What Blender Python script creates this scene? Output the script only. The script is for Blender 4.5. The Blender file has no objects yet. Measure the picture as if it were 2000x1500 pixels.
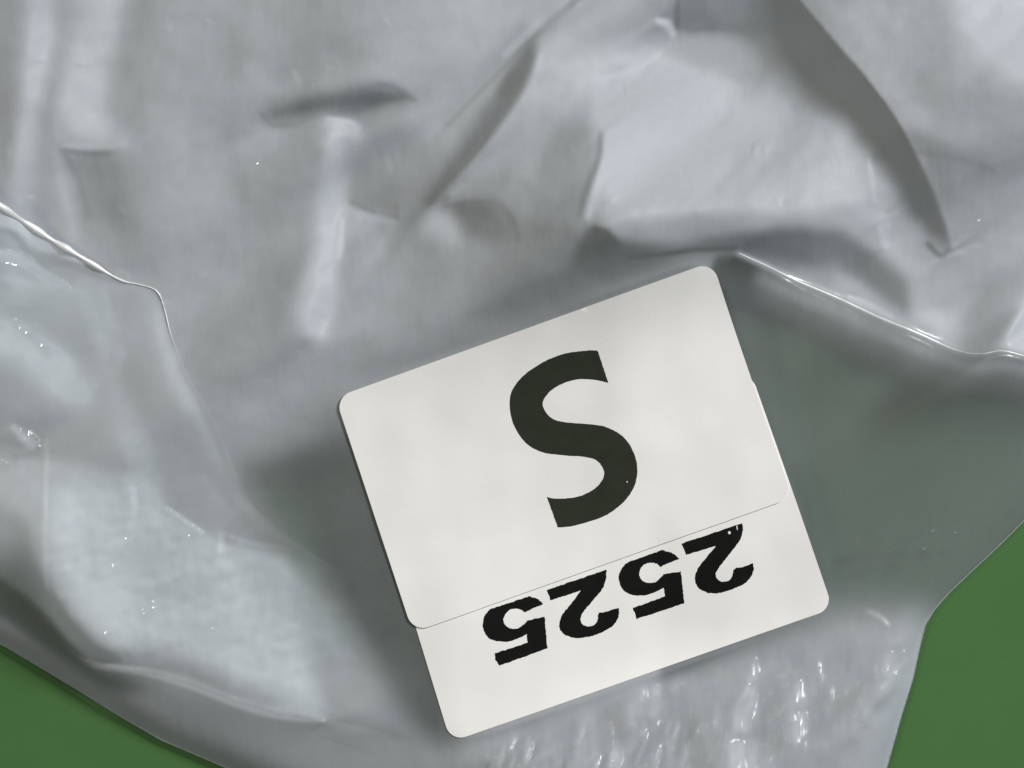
import bpy, math, random
import numpy as np
from mathutils import Vector
from mathutils.geometry import delaunay_2d_cdt

random.seed(7)
sc = bpy.context.scene
MM = 0.001
S = 0.05 * MM                       # one unit of the sketch grid = 0.05 mm on the table
D = 0.42                            # camera height above the bag

def W(u, v):                        # sketch units (origin top left, v down) -> metres on the table
    return (u - 1000.0) * S, (750.0 - v) * S

# ------------------------------------------------------------------ camera
cam_d = bpy.data.cameras.new('camera')
cam = bpy.data.objects.new('camera', cam_d)
sc.collection.objects.link(cam)
Z_FILM = 4.2 * MM
cam.location = (0, 0, D + Z_FILM)
cam_d.sensor_width = 36.0
cam_d.lens = 36.0 * D / (2000 * S)
cam_d.clip_start = 0.01
cam_d.clip_end = 50.0
sc.camera = cam

# ------------------------------------------------------------------ light
KEY_AZ, KEY_EL = math.radians(35), math.radians(33)
world = bpy.data.worlds.new('World')
sc.world = world
world.use_nodes = True
bg = world.node_tree.nodes['Background']
bg.inputs[0].default_value = (0.76, 0.90, 1.0, 1)
bg.inputs[1].default_value = 0.16

def area_lamp(name, az, el, dist, size, watts, col):
    d = bpy.data.lights.new(name, 'AREA')
    d.shape = 'DISK'
    d.size = size
    d.energy = watts
    d.color = col
    o = bpy.data.objects.new(name, d)
    sc.collection.objects.link(o)
    p = Vector((math.cos(az) * math.cos(el), math.sin(az) * math.cos(el), math.sin(el))) * dist
    o.location = p
    o.rotation_euler = (-p).to_track_quat('-Z', 'Y').to_euler()
    return o
area_lamp('key_lamp', KEY_AZ, KEY_EL, 1.2, 0.30, 17.4, (0.995, 0.99, 0.985))
area_lamp('warm_lamp', math.radians(172), math.radians(50), 1.0, 0.12, 1.6, (1.0, 0.80, 0.50))
area_lamp('ceiling_lamp', math.radians(95), math.radians(56), 1.1, 0.09, 0.55, (1.0, 0.95, 0.84))
vs = sc.view_settings
vs.view_transform = 'Standard'
vs.look = 'None'
vs.exposure = 0.0
vs.gamma = 1.0

# PAINT BEGIN
# ------------------------------------------------------------------ relief of the bag
# The creases are sketched as tones (how far each patch of film leans towards the window);
# the tones become slopes and the slopes are integrated into one height field.
STEP = 4
U0, V0, U1, V1 = -400, -400, 2400, 1900
us = np.arange(U0, U1 + 1, STEP, dtype=float)
vv = np.arange(V0, V1 + 1, STEP, dtype=float)
UU, VV = np.meshgrid(us, vv)
NV, NU = UU.shape

def blur(a, s):
    if s <= 0:
        return a
    p = int(3 * s / STEP) + 2
    b = np.pad(a, p, mode='edge')
    fy = np.fft.fftfreq(b.shape[0])[:, None]
    fx = np.fft.rfftfreq(b.shape[1])[None, :]
    k = np.exp(-2 * (math.pi * s / STEP) ** 2 * (fx * fx + fy * fy))
    b = np.fft.irfft2(np.fft.rfft2(b) * k, b.shape)
    return b[p:-p, p:-p]

def inside(pts, sub=2):
    out = np.zeros_like(UU)
    for i in range(sub):
        for j in range(sub):
            x = UU + ((i + .5) / sub - .5) * STEP
            y = VV + ((j + .5) / sub - .5) * STEP
            c = np.zeros(UU.shape, bool)
            n = len(pts)
            for k in range(n):
                x0, y0 = pts[k]
                x1, y1 = pts[(k + 1) % n]
                if y0 == y1:
                    continue
                c ^= ((y0 > y) != (y1 > y)) & (x < (x1 - x0) * (y - y0) / (y1 - y0) + x0)
            out += c
    return out / (sub * sub)

def smooth_line(pts, n=10):
    p = [np.array(q, float) for q in pts]
    out = []
    for i in range(len(p) - 1):
        a = p[i - 1] if i > 0 else 2 * p[0] - p[1]
        b, c = p[i], p[i + 1]
        d = p[i + 2] if i + 2 < len(p) else 2 * p[-1] - p[-2]
        for k in range(n):
            t = k / n
            out.append(.5 * (2 * b + (c - a) * t + (2 * a - 5 * b + 4 * c - d) * t * t + (3 * b - a - 3 * c + d) * t ** 3))
    out.append(p[-1])
    return out

class Sketch:
    def __init__(self, base):
        self.a = base
    def area(self, pts, val, soft, amt=1.0, clip=None, add=False, curve=False):
        if curve:
            pts = [tuple(q) for q in smooth_line(list(pts) + [pts[0]], 6)]
        m = blur(inside(pts), soft)
        if clip is not None:
            m = m * inside(clip)
        m = np.clip(m, 0, 1) * amt
        self.a = self.a + val * m if add else self.a * (1 - m) + val * m
    def line(self, pts, val, amt=1.0, clip=None, add=False):
        """pts: (u, v, half width); soft-edged stroke"""
        q = smooth_line(pts, 8)
        best = np.zeros_like(self.a)
        for i in range(len(q) - 1):
            a, b = q[i], q[i + 1]
            w = max(a[2], b[2]) * 3 + 8
            i0 = max(0, int((min(a[0], b[0]) - w - U0) / STEP)); i1 = min(NU, int((max(a[0], b[0]) + w - U0) / STEP) + 2)
            j0 = max(0, int((min(a[1], b[1]) - w - V0) / STEP)); j1 = min(NV, int((max(a[1], b[1]) + w - V0) / STEP) + 2)
            if i1 <= i0 or j1 <= j0:
                continue
            x, y = UU[j0:j1, i0:i1], VV[j0:j1, i0:i1]
            dx, dy = b[0] - a[0], b[1] - a[1]
            L2 = dx * dx + dy * dy + 1e-9
            t = np.clip(((x - a[0]) * dx + (y - a[1]) * dy) / L2, 0, 1)
            d2 = (x - a[0] - t * dx) ** 2 + (y - a[1] - t * dy) ** 2
            ww = np.maximum(a[2] + (b[2] - a[2]) * t, 1.5)
            best[j0:j1, i0:i1] = np.maximum(best[j0:j1, i0:i1], np.exp(-d2 / (ww * ww)))
        m = best * amt
        if clip is not None:
            m = m * inside(clip)
        self.a = self.a + val * m if add else self.a * (1 - m) + val * m

def grid_interp(rows, u_first, v_first, du, dv):
    g = np.array(rows, float)
    x = np.clip((UU - u_first) / du, 0, g.shape[1] - 1.001)
    y = np.clip((VV - v_first) / dv, 0, g.shape[0] - 1.001)
    i, j = x.astype(int), y.astype(int)
    fx, fy = x - i, y - j
    fx = fx * fx * (3 - 2 * fx); fy = fy * fy * (3 - 2 * fy)
    return (g[j, i] * (1 - fx) + g[j, i + 1] * fx) * (1 - fy) + (g[j + 1, i] * (1 - fx) + g[j + 1, i + 1] * fx) * fy

def noise(scale, seed, stretch=(1, 1)):
    r = np.random.RandomState(seed)
    a = r.randn(NV, NU)
    fy = np.fft.fftfreq(NV)[:, None] * stretch[1]
    fx = np.fft.rfftfreq(NU)[None, :] * stretch[0]
    k = np.exp(-2 * (math.pi * scale / STEP) ** 2 * (fx * fx + fy * fy))
    a = np.fft.irfft2(np.fft.rfft2(a) * k, a.shape)
    return a / a.std()

rows = [
 [138,160,158,148,152,154,150,156,162,166,164,158,152,150,138,136,152,162,166,174,178],
 [140,160,162,145,152,156,146,147,160,164,158,166,178,182,170,152,160,164,168,178,182],
 [140,158,166,150,152,154,145,146,160,155,152,172,184,186,180,172,162,165,162,168,170],
 [142,156,152,150,154,156,152,146,146,150,164,168,184,190,186,184,178,165,158,150,150],
 [146,152,145,150,158,152,152,150,144,148,158,158,178,184,182,182,178,172,146,144,150],
 [152,156,148,148,156,148,155,158,148,148,148,146,150,152,146,142,156,170,166,156,152],
 [158,158,152,152,154,150,160,158,148,146,146,148,150,150,150,152,160,168,168,146,165],
 [150,150,150,150,150,149,148,146,145,146,148,150,150,150,150,150,150,152,156,152,160],
 [150,150,150,150,150,146,144,148,150,150,150,150,150,150,150,150,150,150,150,150,150],
 [150,150,150,150,148,146,148,150,150,150,150,150,150,150,150,150,150,150,150,150,150],
 [150] * 21, [150] * 21, [150] * 21, [150] * 21, [150] * 21, [150] * 21,
]
T = Sketch(blur(grid_interp(rows, 0, 0, 100, 100), 22))

# --- left stripes
T.line([(80, -400, 30), (82, 0, 26), (62, 200, 24), (50, 300, 24), (40, 420, 22), (30, 560, 20)], 182, .8)
T.line([(130, -300, 22), (130, 0, 22), (105, 200, 18), (95, 330, 18), (85, 430, 16)], 150, .7)
T.area([(205, -200), (245, 0), (225, 60), (205, 140), (195, 215), (255, 265), (248, 285), (122, 290), (118, 200), (150, 80), (160, 0), (150, -200)], 180, 18, .85)
T.line([(15, -300, 26), (15, 0, 28), (8, 200, 26), (5, 330, 26)], 140, .6)
T.area([(122, 291), (170, 300), (235, 296), (250, 330), (262, 420), (275, 480), (200, 440), (150, 340)], 130, 18, .9)
T.area([(122, 291), (200, 300), (240, 296), (200, 320)], 138, 5, .7)
T.line([(112, 300, 10), (125, 380, 12), (145, 470, 16), (160, 560, 20)], 166, .7)
T.area([(250, -100), (300, -100), (290, 60), (275, 150), (285, 240), (240, 260), (215, 220), (225, 120)], 144, 16, .8)
T.area([(305, 200), (330, 235), (320, 255), (290, 235), (290, 190)], 164, 12, .6)
T.area([(270, 300), (380, 320), (370, 430), (330, 460), (300, 400)], 160, 30, .5)
T.area([(500, 380), (580, 300), (620, 320), (600, 420), (560, 560), (520, 600), (480, 520)], 139, 26, .7)
T.area([(530, 90), (600, 60), (640, 130), (570, 190), (530, 160)], 143, 26, .6)
T.line([(575, 140, 4), (586, 165, 5)], 168, .6)
# --- dark ellipse and the finger below it
T.area([(512, 222), (570, 192), (640, 180), (720, 168), (770, 172), (808, 192), (800, 206), (740, 212), (680, 226), (640, 232), (580, 242), (520, 240)], 124, 13)
T.line([(540, 222, 8), (600, 208, 12), (700, 196, 14), (785, 190, 8)], 104, .7)
T.line([(560, 170, 16), (700, 140, 20), (800, 150, 16)], 158, .4)
T.area([(520, 205), (560, 190), (560, 240), (520, 240)], 128, 9, .5)
T.area([(620, 232), (645, 228), (690, 236), (704, 262), (702, 292), (690, 300), (680, 330), (672, 395), (676, 405), (672, 470), (668, 500), (655, 580), (650, 640), (640, 668), (600, 655), (580, 610), (588, 560), (605, 500), (618, 400), (630, 300)], 172, 14, .95)
T.line([(664, 250, 14), (652, 330, 13), (646, 420, 15), (640, 520, 20), (622, 620, 24), (620, 645, 20)], 184, .75)
T.line([(618, 300, 14), (596, 420, 18), (566, 560, 20)], 140, .5)
T.line([(668, 430, 4), (666, 470, 6), (664, 500, 6)], 200, .8)
T.area([(632, 236), (700, 240), (704, 280), (660, 270)], 178, 7, .7)
T.area([(664, 262), (704, 268), (690, 300), (668, 300)], 150, 7, .6)
T.area([(690, 310), (760, 250), (820, 250), (860, 300), (830, 360), (790, 400), (770, 422), (720, 412), (682, 392), (680, 350)], 122, 15, .9)
T.area([(690, 330), (760, 330), (775, 423), (715, 412), (680, 396)], 122, 6, .7)
T.area([(676, 402), (720, 415), (775, 426), (780, 440), (740, 500), (700, 540), (670, 560), (668, 470)], 160, 10, .8)
T.area([(690, 560), (760, 480), (800, 450), (770, 540), (700, 620), (660, 660), (655, 640)], 146, 16, .8)
# --- diagonal crease
T.area([(1046, 70), (1048, 90), (1030, 160), (980, 240), (930, 310), (880, 360), (836, 402), (800, 390), (830, 350), (880, 290), (930, 220), (968, 150), (1000, 110)], 122, 15, .95)
T.line([(1034, 110, 8), (1004, 180, 14), (950, 252, 16), (890, 330, 14), (840, 390, 8)], 106, .7)
T.area([(1047, 66), (1046, 110), (1020, 170), (985, 200), (968, 190), (985, 150), (1010, 110)], 98, 7, .9)
T.line([(1120, 10, 10), (1046, 64, 8), (990, 120, 10), (930, 180, 14), (880, 230, 16)], 138, .6)
T.area([(1400, -120), (1130, -10), (1050, 66), (1050, 100), (1100, 95), (1200, 70), (1290, 60), (1310, 0)], 156, 14, .8)
T.line([(900, 200, 10), (860, 250, 14)], 140, .5)
T.area([(1050, 150), (1000, 260), (930, 320), (870, 390), (880, 410), (960, 370), (1010, 340), (1090, 330), (1060, 250)], 166, 14, .8)
T.area([(838, 406), (870, 400), (905, 450), (905, 480), (870, 480), (830, 460), (810, 470)], 168, 9, .8)
T.area([(868, 404), (920, 394), (975, 400), (1000, 440), (1010, 470), (950, 478), (912, 470), (900, 430)], 122, 12, .9)
T.area([(1100, 245), (1150, 250), (1175, 280), (1165, 320), (1130, 420), (1100, 450), (1040, 400), (1060, 300)], 152, 14, .8)
T.line([(1172, 270, 8), (1165, 310, 8), (1140, 380, 8), (1128, 425, 8)], 146, .5)
T.area([(1000, 400), (1100, 420), (1120, 460), (1060, 520), (960, 500)], 144, 24, .7)
# --- bright panel and its lower lip
T.area([(1320, 70), (1325, -60), (1480, -60), (1500, 60), (1420, 85)], 134, 12, .85)
T.area([(1322, 76), (1330, 20), (1400, 20), (1400, 80)], 128, 8, .7)
T.line([(1288, 38, 6), (1306, 44, 7), (1318, 62, 6)], 215, .9)
T.area([(1200, 250), (1500, 240), (1640, 235), (1540, 270), (1300, 290)], 192, 24, .5)
T.area([(1180, 262), (1340, 270), (1500, 285), (1540, 300), (1400, 300), (1250, 290)], 182, 16, .4)
T.area([(1190, 300), (1500, 310), (1700, 300), (1700, 400), (1500, 420), (1200, 410)], 181, 30, .5)
T.area([(1160, 448), (1320, 420), (1560, 425), (1720, 440), (1720, 480), (1600, 455), (1440, 462), (1200, 480)], 160, 14, .6)
T.area([(1155, 452), (1165, 450), (1200, 478), (1280, 486), (1340, 488), (1440, 462), (1560, 450), (1640, 456), (1720, 500), (1770, 545), (1782, 600), (1778, 620), (1720, 585), (1650, 545), (1560, 520), (1460, 500), (1420, 492), (1300, 500), (1180, 505), (1120, 500)], 124, 10, .95)
T.area([(1440, 490), (1560, 470), (1640, 480), (1700, 530), (1640, 540), (1560, 515)], 128, 12, .7)
T.area([(1150, 452), (1180, 455), (1205, 480), (1170, 500), (1120, 500)], 110, 6, .7)
T.area([(1480, 505), (1560, 520), (1630, 518), (1650, 550), (1720, 590), (1640, 580), (1560, 548)], 150, 10, .8)
T.area([(1630, 520), (1690, 555), (1740, 598), (1690, 590), (1630, 560)], 164, 10, .8)
T.line([(1695, 310, 3), (1700, 350, 4), (1706, 395, 3)], 194, .6)
T.line([(1735, 440, 6), (1728, 480, 6)], 188, .6)
T.area([(1780, 400), (1800, 430), (1800, 480), (1770, 480), (1760, 430)], 160, 10, .5)
# --- the deep fold on the right
right_side = [(1595, -400), (1545, -120), (1560, 0), (1610, 60), (1670, 130), (1720, 200), (1752, 252), (1790, 320), (1822, 380), (1846, 440), (1856, 478), (1846, 498), (1780, 640), (-400, 1900), (-400, -400)]
fold = [(1450, -400), (1475, -150), (1495, 0), (1530, 70), (1572, 130), (1625, 178), (1668, 205), (1700, 250), (1730, 310), (1770, 370), (1785, 420), (1810, 470), (1836, 498), (1860, 498), (1872, 470), (1850, 400), (1810, 320), (1760, 220), (1700, 130), (1640, 50), (1585, -20), (1590, -150), (1600, -400)]
T.area(fold, 112, 24, 1.0, clip=right_side)
T.area([(1620, 120), (1680, 150), (1750, 250), (1800, 350), (1840, 440), (1830, 480), (1790, 420), (1740, 310), (1690, 220), (1640, 180), (1570, 110), (1530, 40), (1500, -60), (1560, -60), (1590, 40)], 84, 13, .95, clip=right_side)
T.area([(1752, 252), (1800, 270), (1900, 310), (1935, 335), (1915, 380), (1870, 420), (1850, 440), (1820, 370), (1790, 310)], 132, 12, .8)
T.area([(1800, 420), (1850, 500), (1830, 540), (1760, 500), (1760, 440)], 160, 10, .5)
T.area([(1590, 0), (1640, 40), (1700, 120), (1760, 230), (1810, 230), (1750, 120), (1680, 20)], 172, 14, .6)
T.area([(1850, 0), (2100, -80), (2100, 160), (1980, 150), (1880, 90)], 186, 26, .8)
T.area([(1890, 160), (2050, 190), (2050, 280), (1920, 290), (1850, 230)], 150, 26, .6)
T.area([(1870, 480), (1900, 380), (2050, 330), (2050, 480), (1960, 520), (1880, 520)], 160, 16, .6)
T.line([(1850, 500, 5), (1880, 490, 6), (1912, 482, 4)], 176, .6)
T.line([(1885, 487, 3), (1912, 486, 3)], 140, .5)
# --- bottom right of the upper part
T.area([(1890, 600), (1930, 550), (1990, 510), (2080, 460), (2080, 560), (1990, 600), (1950, 660), (1920, 686), (1880, 680)], 136, 12, .9)
T.area([(1780, 560), (1880, 520), (1920, 540), (1880, 610), (1860, 670), (1790, 630)], 164, 14, .8)
T.area([(1785, 605), (1840, 600), (1850, 650), (1795, 630)], 178, 8, .7)
T.area([(2000, 590), (2100, 560), (2200, 700), (2040, 700), (1945, 686)], 192, 10, .9)
# --- the ridge above the dark pane
ridge = [(1440, 497), (1500, 522), (1560, 550), (1640, 584), (1720, 622), (1800, 655), (1870, 686), (1910, 692), (1950, 686), (2000, 697), (2100, 735), (2400, 860)]
T.line([(p[0], p[1] + 2, 5 + (2 if 1500 < p[0] < 1880 else 0)) for p in ridge], 225, .9)
T.line([(1660, 580, 3), (1700, 596, 4), (1745, 620, 3)], 205, .7)
T.line([(p[0] - 8, p[1] + 32, 20) for p in ridge[1:]], 176, .6)
T.line([(p[0] - 14, p[1] + 66, 24) for p in ridge[1:]], 158, .5)

for pts, val, amt in (([(1020, 60, 26), (950, 140, 30), (880, 230, 34), (800, 330, 34)], 138, .5), ([(900, 60, 40), (820, 150, 40)], 164, .4), ([(330, 20, 30), (350, 300, 34), (340, 520, 30)], 160, .45),
                      ([(460, 60, 26), (450, 300, 26), (530, 470, 34), (540, 640, 30)], 140, .45), ([(700, 450, 22), (740, 480, 26), (700, 540, 20)], 166, .5), ([(840, 500, 40), (760, 600, 40)], 140, .45), ([(960, 560, 30), (1060, 470, 30)], 138, .5),
                      ([(400, 640, 40), (440, 800, 40)], 136, .5), ([(1250, 160, 50), (1400, 180, 50), (1520, 230, 40)], 190, .4), ([(1900, 60, 40), (2000, 120, 40)], 192, .5), ([(1880, 340, 34), (1990, 260, 40)], 138, .5)):
    T.line(pts, val, amt)
# --- crisp edges of the creases
for pts, val, amt in (
        ([(1225, 507, 3), (1300, 499, 4), (1350, 492, 4), (1435, 487, 3)], 92, .85), ([(1158, 452, 4), (1178, 462, 6), (1200, 482, 6)], 96, .7),
        ([(1120, 14, 4), (1046, 67, 4), (1000, 117, 4), (935, 182, 5), (870, 246, 6)], 120, .6), ([(1105, 6, 6), (1036, 58, 6), (985, 106, 6)], 172, .5),
        ([(1056, 110, 6), (1040, 172, 7), (1000, 236, 7), (946, 312, 7), (884, 380, 6)], 174, .6), ([(838, 400, 4), (880, 352, 4), (930, 300, 4), (975, 236, 4), (1020, 170, 4)], 112, .6),
        ([(684, 392, 4), (720, 410, 4), (776, 424, 3)], 108, .5), ([(700, 418, 6), (770, 434, 5)], 172, .6), ([(770, 398, 4), (778, 424, 3)], 118, .5),
        ([(124, 292, 3), (160, 299, 5), (210, 300, 8)], 116, .5), ([(128, 286, 5), (190, 288, 6), (245, 278, 7)], 178, .5), ([(126, 300, 5), (150, 345, 8), (172, 420, 12)], 122, .5),
        ([(1326, -20, 5), (1324, 50, 5), (1332, 76, 4)], 112, .75), ([(1332, 80, 4), (1380, 84, 6), (1430, 82, 8)], 176, .4), ([(1170, 268, 4), (1168, 310, 5), (1146, 372, 7), (1130, 425, 6)], 138, .5),
        ([(1188, 280, 8), (1184, 320, 8), (1160, 380, 8), (1146, 430, 7)], 184, .6), ([(1856, 486, 4), (1838, 500, 4), (1812, 476, 5)], 92, .6), ([(1784, 300, 5), (1900, 322, 6), (1936, 338, 5)], 126, .35),
        ([(512, 222, 4), (530, 244, 4), (580, 244, 4)], 118, .4), ([(740, 166, 5), (775, 174, 5), (808, 196, 4)], 116, .5), ([(640, 232, 4), (680, 236, 4), (700, 250, 4)], 188, .6),
        ([(868, 404, 4), (930, 396, 4), (975, 402, 7), (1004, 440, 7), (1012, 470, 6)], 124, .4), ([(1468, 286, 2), (1466, 304, 2)], 160, .5), ([(1486, 284, 2), (1488, 300, 2)], 162, .5),
        ([(1352, 420, 3), (1358, 445, 3), (1356, 470, 3)], 158, .5), ([(1300, 270, 8), (1400, 280, 10), (1500, 278, 8)], 194, .4), ([(1726, 420, 5), (1716, 440, 5), (1728, 480, 4)], 196, .5)):
    T.line(pts, val, amt)
rs = random.Random(5)
for k in range(90):
    u, v, a_, L = rs.uniform(20, 1980), rs.uniform(10, 700), rs.gauss(1.2, .6), rs.uniform(8, 30)
    T.line([(u, v, 2), (u + L * .5 * math.cos(a_) + rs.uniform(-3, 3), v + L * .5 * math.sin(a_), rs.uniform(2, 3.5)), (u + L * math.cos(a_), v + L * math.sin(a_), 2)], rs.uniform(-9, 13), 1.0, add=True)
# --- dark notch above the stickers, sheen left of them
T.area([(1110, 515), (1160, 458), (1200, 485), (1300, 500), (1300, 520), (1200, 570)], 128, 8, .7)
T.area([(640, 700), (760, 620), (900, 560), (1040, 520), (1110, 520), (1200, 560), (1000, 640), (700, 760)], 136, 20, .5)
T.area([(480, 900), (560, 860), (660, 800), (690, 830), (600, 880), (540, 920)], 158, 16, .6)
T.area([(380, 640), (460, 640), (560, 720), (620, 760), (540, 820), (460, 860), (410, 780)], 144, 30, .5)

# --- pane right of the stickers: faint vertical pleats
for u, v0, v1, w, dt in ((1545, 720, 980, 16, 8), (1600, 800, 1120, 20, -7), (1660, 860, 1150, 18, 8), (1590, 1000, 1150, 12, 8), (1760, 760, 1000, 40, -6), (1850, 800, 1050, 40, 5)):
    T.line([(u, v0, w), (u + 14, (v0 + v1) / 2, w), (u + 40, v1, w)], dt, 1.0, add=True)
# --- lower right: bent up a little, rippled
T.area([(1600, 1215), (1830, 1200), (1790, 1400), (1740, 1520), (1640, 1900), (500, 1900), (860, 1480), (1250, 1320)], 163, 22, .9)
K = Sketch(np.zeros(UU.shape))          # fine crinkles of the glossy skin, in sketch units of height
rr = random.Random(11)
for k in range(46):
    u = rr.uniform(890, 1360)
    v = 1500 - (u - 900) * .08 + rr.uniform(-60, 60)
    if v < 1425 - (u - 900) * .34 + 40:
        v += 50
    L = rr.uniform(18, 46)
    T.line([(u, v, 3), (u - 4, v + L * .5, rr.uniform(3, 5)), (u - 10, v + L, 3)], rr.choice((14, 18, -12)), .9, add=True)
    K.line([(u, v, 3), (u - 4, v + L * .5, 4.5), (u - 10, v + L, 3)], rr.uniform(.4, .8), 1.0, add=True)
for (u, v, w, h, t) in ((1262, 1330, 9, 34, 44), (1292, 1318, 10, 30, 50), (1325, 1320, 9, 28, 44), (1280, 1372, 9, 26, 44), (1240, 1372, 10, 40, 34),
                       (1472, 1325, 9, 30, 42), (1458, 1388, 13, 34, 60), (1556, 1372, 9, 32, 46), (1562, 1424, 9, 24, 48), (1600, 1330, 9, 24, 20),
                       (1742, 1300, 7, 18, 52), (1770, 1310, 9, 30, 50), (1752, 1345, 6, 24, 34), (1702, 1400, 6, 12, 40), (1680, 1430, 8, 7, 34),
                       (1000, 1435, 10, 24, 40), (960, 1456, 14, 20, 46), (920, 1462, 16, 14, 40), (1140, 1402, 8, 20, 30), (1440, 1480, 14, 24, 56), (1470, 1500, 20, 14, 46), (1235, 1442, 8, 26, 44), (1205, 1478, 8, 26, 44)):
    T.line([(u + 3, v - h, w * .9), (u + rr.uniform(-4, 4), v, w * rr.uniform(1.5, 2.4)), (u - 6, v + h, w * .9)], t * .34, .9, add=True)
    K.line([(u + 3, v - h, w * 1.0), (u, v, w * 1.8), (u - 6, v + h, w * .9)], t * .055, 1.0, add=True)
T.line([(1700, 1196, 5), (1722, 1206, 4), (1740, 1222, 3)], 30, .8, add=True)

for pts, hgt in (([(668, 430, 3), (666, 470, 5), (664, 505, 4)], 1.6), ([(1288, 38, 5), (1306, 44, 6), (1318, 62, 5)], 2.6),
                 ([(1695, 310, 3), (1700, 350, 4), (1706, 395, 3)], .9)):
    K.line(pts, hgt, 1.0, add=True)
T.a = T.a + blur(inside([(880, 1470), (1250, 1345), (1640, 1235), (1820, 1215), (1740, 1520), (900, 1560)]), 30) * (2.2 * noise(16, 61, (.7, 1.6)) + 1.6 * noise(7, 62, (.5, 2.0)))
hem = [(90, 1212, 3), (130, 1258, 4), (172, 1296, 4), (230, 1306, 5), (300, 1317, 6), (380, 1341, 8), (460, 1372, 9), (540, 1395, 9), (632, 1407, 6)]
T.line(hem, 232, .95)
T.line([(q[0] + 6, q[1] - 20, q[2] * 2.4) for q in hem[3:]], 176, .5)
T.line([(q[0] - 6, q[1] + 26, q[2] * 2.6) for q in hem[3:]], 156, .6)
# --- lower left, film under and beyond the folded flap
T.line([(0, 1228, 22), (120, 1312, 22), (260, 1396, 20), (420, 1476, 18), (520, 1530, 18)], 166, .8)

T.a = T.a + 2.2 * noise(60, 1) + 1.4 * noise(22, 2) + 1.1 * noise(9, 3)
frame_w = np.clip(1 - np.maximum(np.maximum(-UU, UU - 2000), np.maximum(-VV, VV - 1500)) / 260, 0, 1)
T.a = T.a * frame_w + (150 + 13 * noise(80, 5) + 6 * noise(30, 6)) * (1 - frame_w)

# cloudiness of the film: milky where doubled or where reflected haze is put in, else the green shows through
C = Sketch(np.full(UU.shape, .97))
C.area([(1100, 522), (1160, 456), (1200, 482), (1330, 492), (1430, 494), (1440, 600), (1050, 640), (900, 620)], .62, 10, .9)
C.area([(420, 900), (640, 780), (900, 640), (1100, 560), (1300, 560), (1300, 800), (700, 1000)], .72, 40, .9)
C.area([(465, 915), (560, 880), (640, 842), (720, 830), (900, 1200), (940, 1500), (830, 1480), (740, 1330), (650, 1210), (560, 1100), (500, 1000)], .24, 30)
dark_pane = [(1396, 502)] + ridge + [(2400, 900), (2400, 700), (2000, 1070), (1850, 1250), (1640, 1260), (1300, 1360), (1200, 900)]
C.area(dark_pane, .21, 6)
T.area([(1480, 620), (1700, 720), (2000, 780), (2000, 1000), (1840, 1160), (1650, 1150), (1560, 900)], 138, 40, .8)
C.line([(p[0] - 6, p[1] + 22, 22) for p in ridge[1:]], .62, .8, clip=dark_pane)  # pale band below the ridge: its slope shading put into the cloudiness
C.line([(p[0] - 10, p[1] + 52, 26) for p in ridge[1:]], .36, .6, clip=dark_pane)  # outer, fainter part of the same painted shading
C.area([(1645, 1186), (1834, 1196), (1840, 1260), (1800, 1500), (1640, 1900), (400, 1900), (700, 1480), (870, 1450), (1300, 1310)], .86, 30)  # lower end made milkier to carry the window haze reflected in it
C.area([(-400, 850), (0, 1100), (100, 1200), (190, 1300), (280, 1325), (330, 1370), (200, 1360), (100, 1300), (0, 1230), (-400, 1010)], .20, 16)
C.area([(-400, 1010), (0, 1230), (200, 1360), (330, 1372), (520, 1430), (700, 1500), (560, 1600), (-400, 1300)], .85, 12)
C.line([(-60, 1205, 22), (0, 1236, 22), (120, 1322, 22), (260, 1408, 24), (420, 1480, 30), (520, 1530, 40)], .85, .9)
C.area([(250, 1325), (400, 1360), (640, 1415), (760, 1460), (700, 1560), (480, 1480), (330, 1410)], .66, 22)
C.area([(420, 1420), (640, 1400), (800, 1440), (900, 1600), (500, 1600)], .74, 20)

# --- the folded flap at the left: its own tones and cloudiness
F = Sketch(np.full(UU.shape, 158.0))
F.area([(-200, 520), (0, 610), (60, 640), (130, 680), (190, 745), (195, 800), (110, 790), (40, 720), (-200, 640)], 186, 16, .9)
F.area([(165, 570), (212, 640), (232, 750), (292, 850), (325, 975), (260, 960), (215, 800), (190, 700)], 174, 12, .8)
F.area([(235, 590), (310, 600), (325, 680), (380, 800), (440, 950), (400, 1010), (340, 990), (300, 850), (240, 740)], 150, 12, .9)
F.line([(322, 640, 10), (352, 730, 16), (400, 820, 16), (440, 920, 10), (462, 970, 6)], 178, .7)
F.area([(100, 960), (280, 930), (325, 992), (400, 1042), (450, 1062), (560, 1078), (590, 1150), (610, 1250), (640, 1398), (460, 1365), (300, 1308), (180, 1290), (98, 1205), (92, 1000)], 181, 24, .95)
F.area([(-200, 800), (90, 860), (92, 1200), (-200, 1000)], 160, 14, .7)
F.area([(0, 960), (60, 1040), (92, 1190), (0, 1120), (-100, 1060)], 146, 14, .7)
F.area([(470, 1090), (560, 1085), (640, 1190), (720, 1330), (800, 1480), (650, 1420), (600, 1250)], 162, 24, .7)
F.area([(180, 1000), (230, 1000), (220, 1150), (120, 1180), (110, 1080)], 176, 20, .5)
F.line([(92, 860, 3), (94, 1000, 4), (93, 1120, 5), (96, 1205, 5)], 182, .6)
F.line([(97, 1210, 3), (130, 1250, 4), (172, 1290, 4)], 205, .7)
F.line([(200, 1296, 3), (300, 1310, 4), (380, 1335, 7), (460, 1366, 8), (540, 1390, 9), (632, 1404, 7)], 226, .9)
F.line([(230, 1258, 2), (244, 1300, 3), (256, 1350, 3)], 195, .6)
F.line([(322, 990, 2), (350, 1008, 4), (395, 1040, 3)], 206, .7)
F.line([(450, 1048, 3), (500, 1062, 4), (560, 1072, 2)], 204, .7)
F.line([(434, 1040, 5), (430, 1075, 5)], 200, .6)
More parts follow.
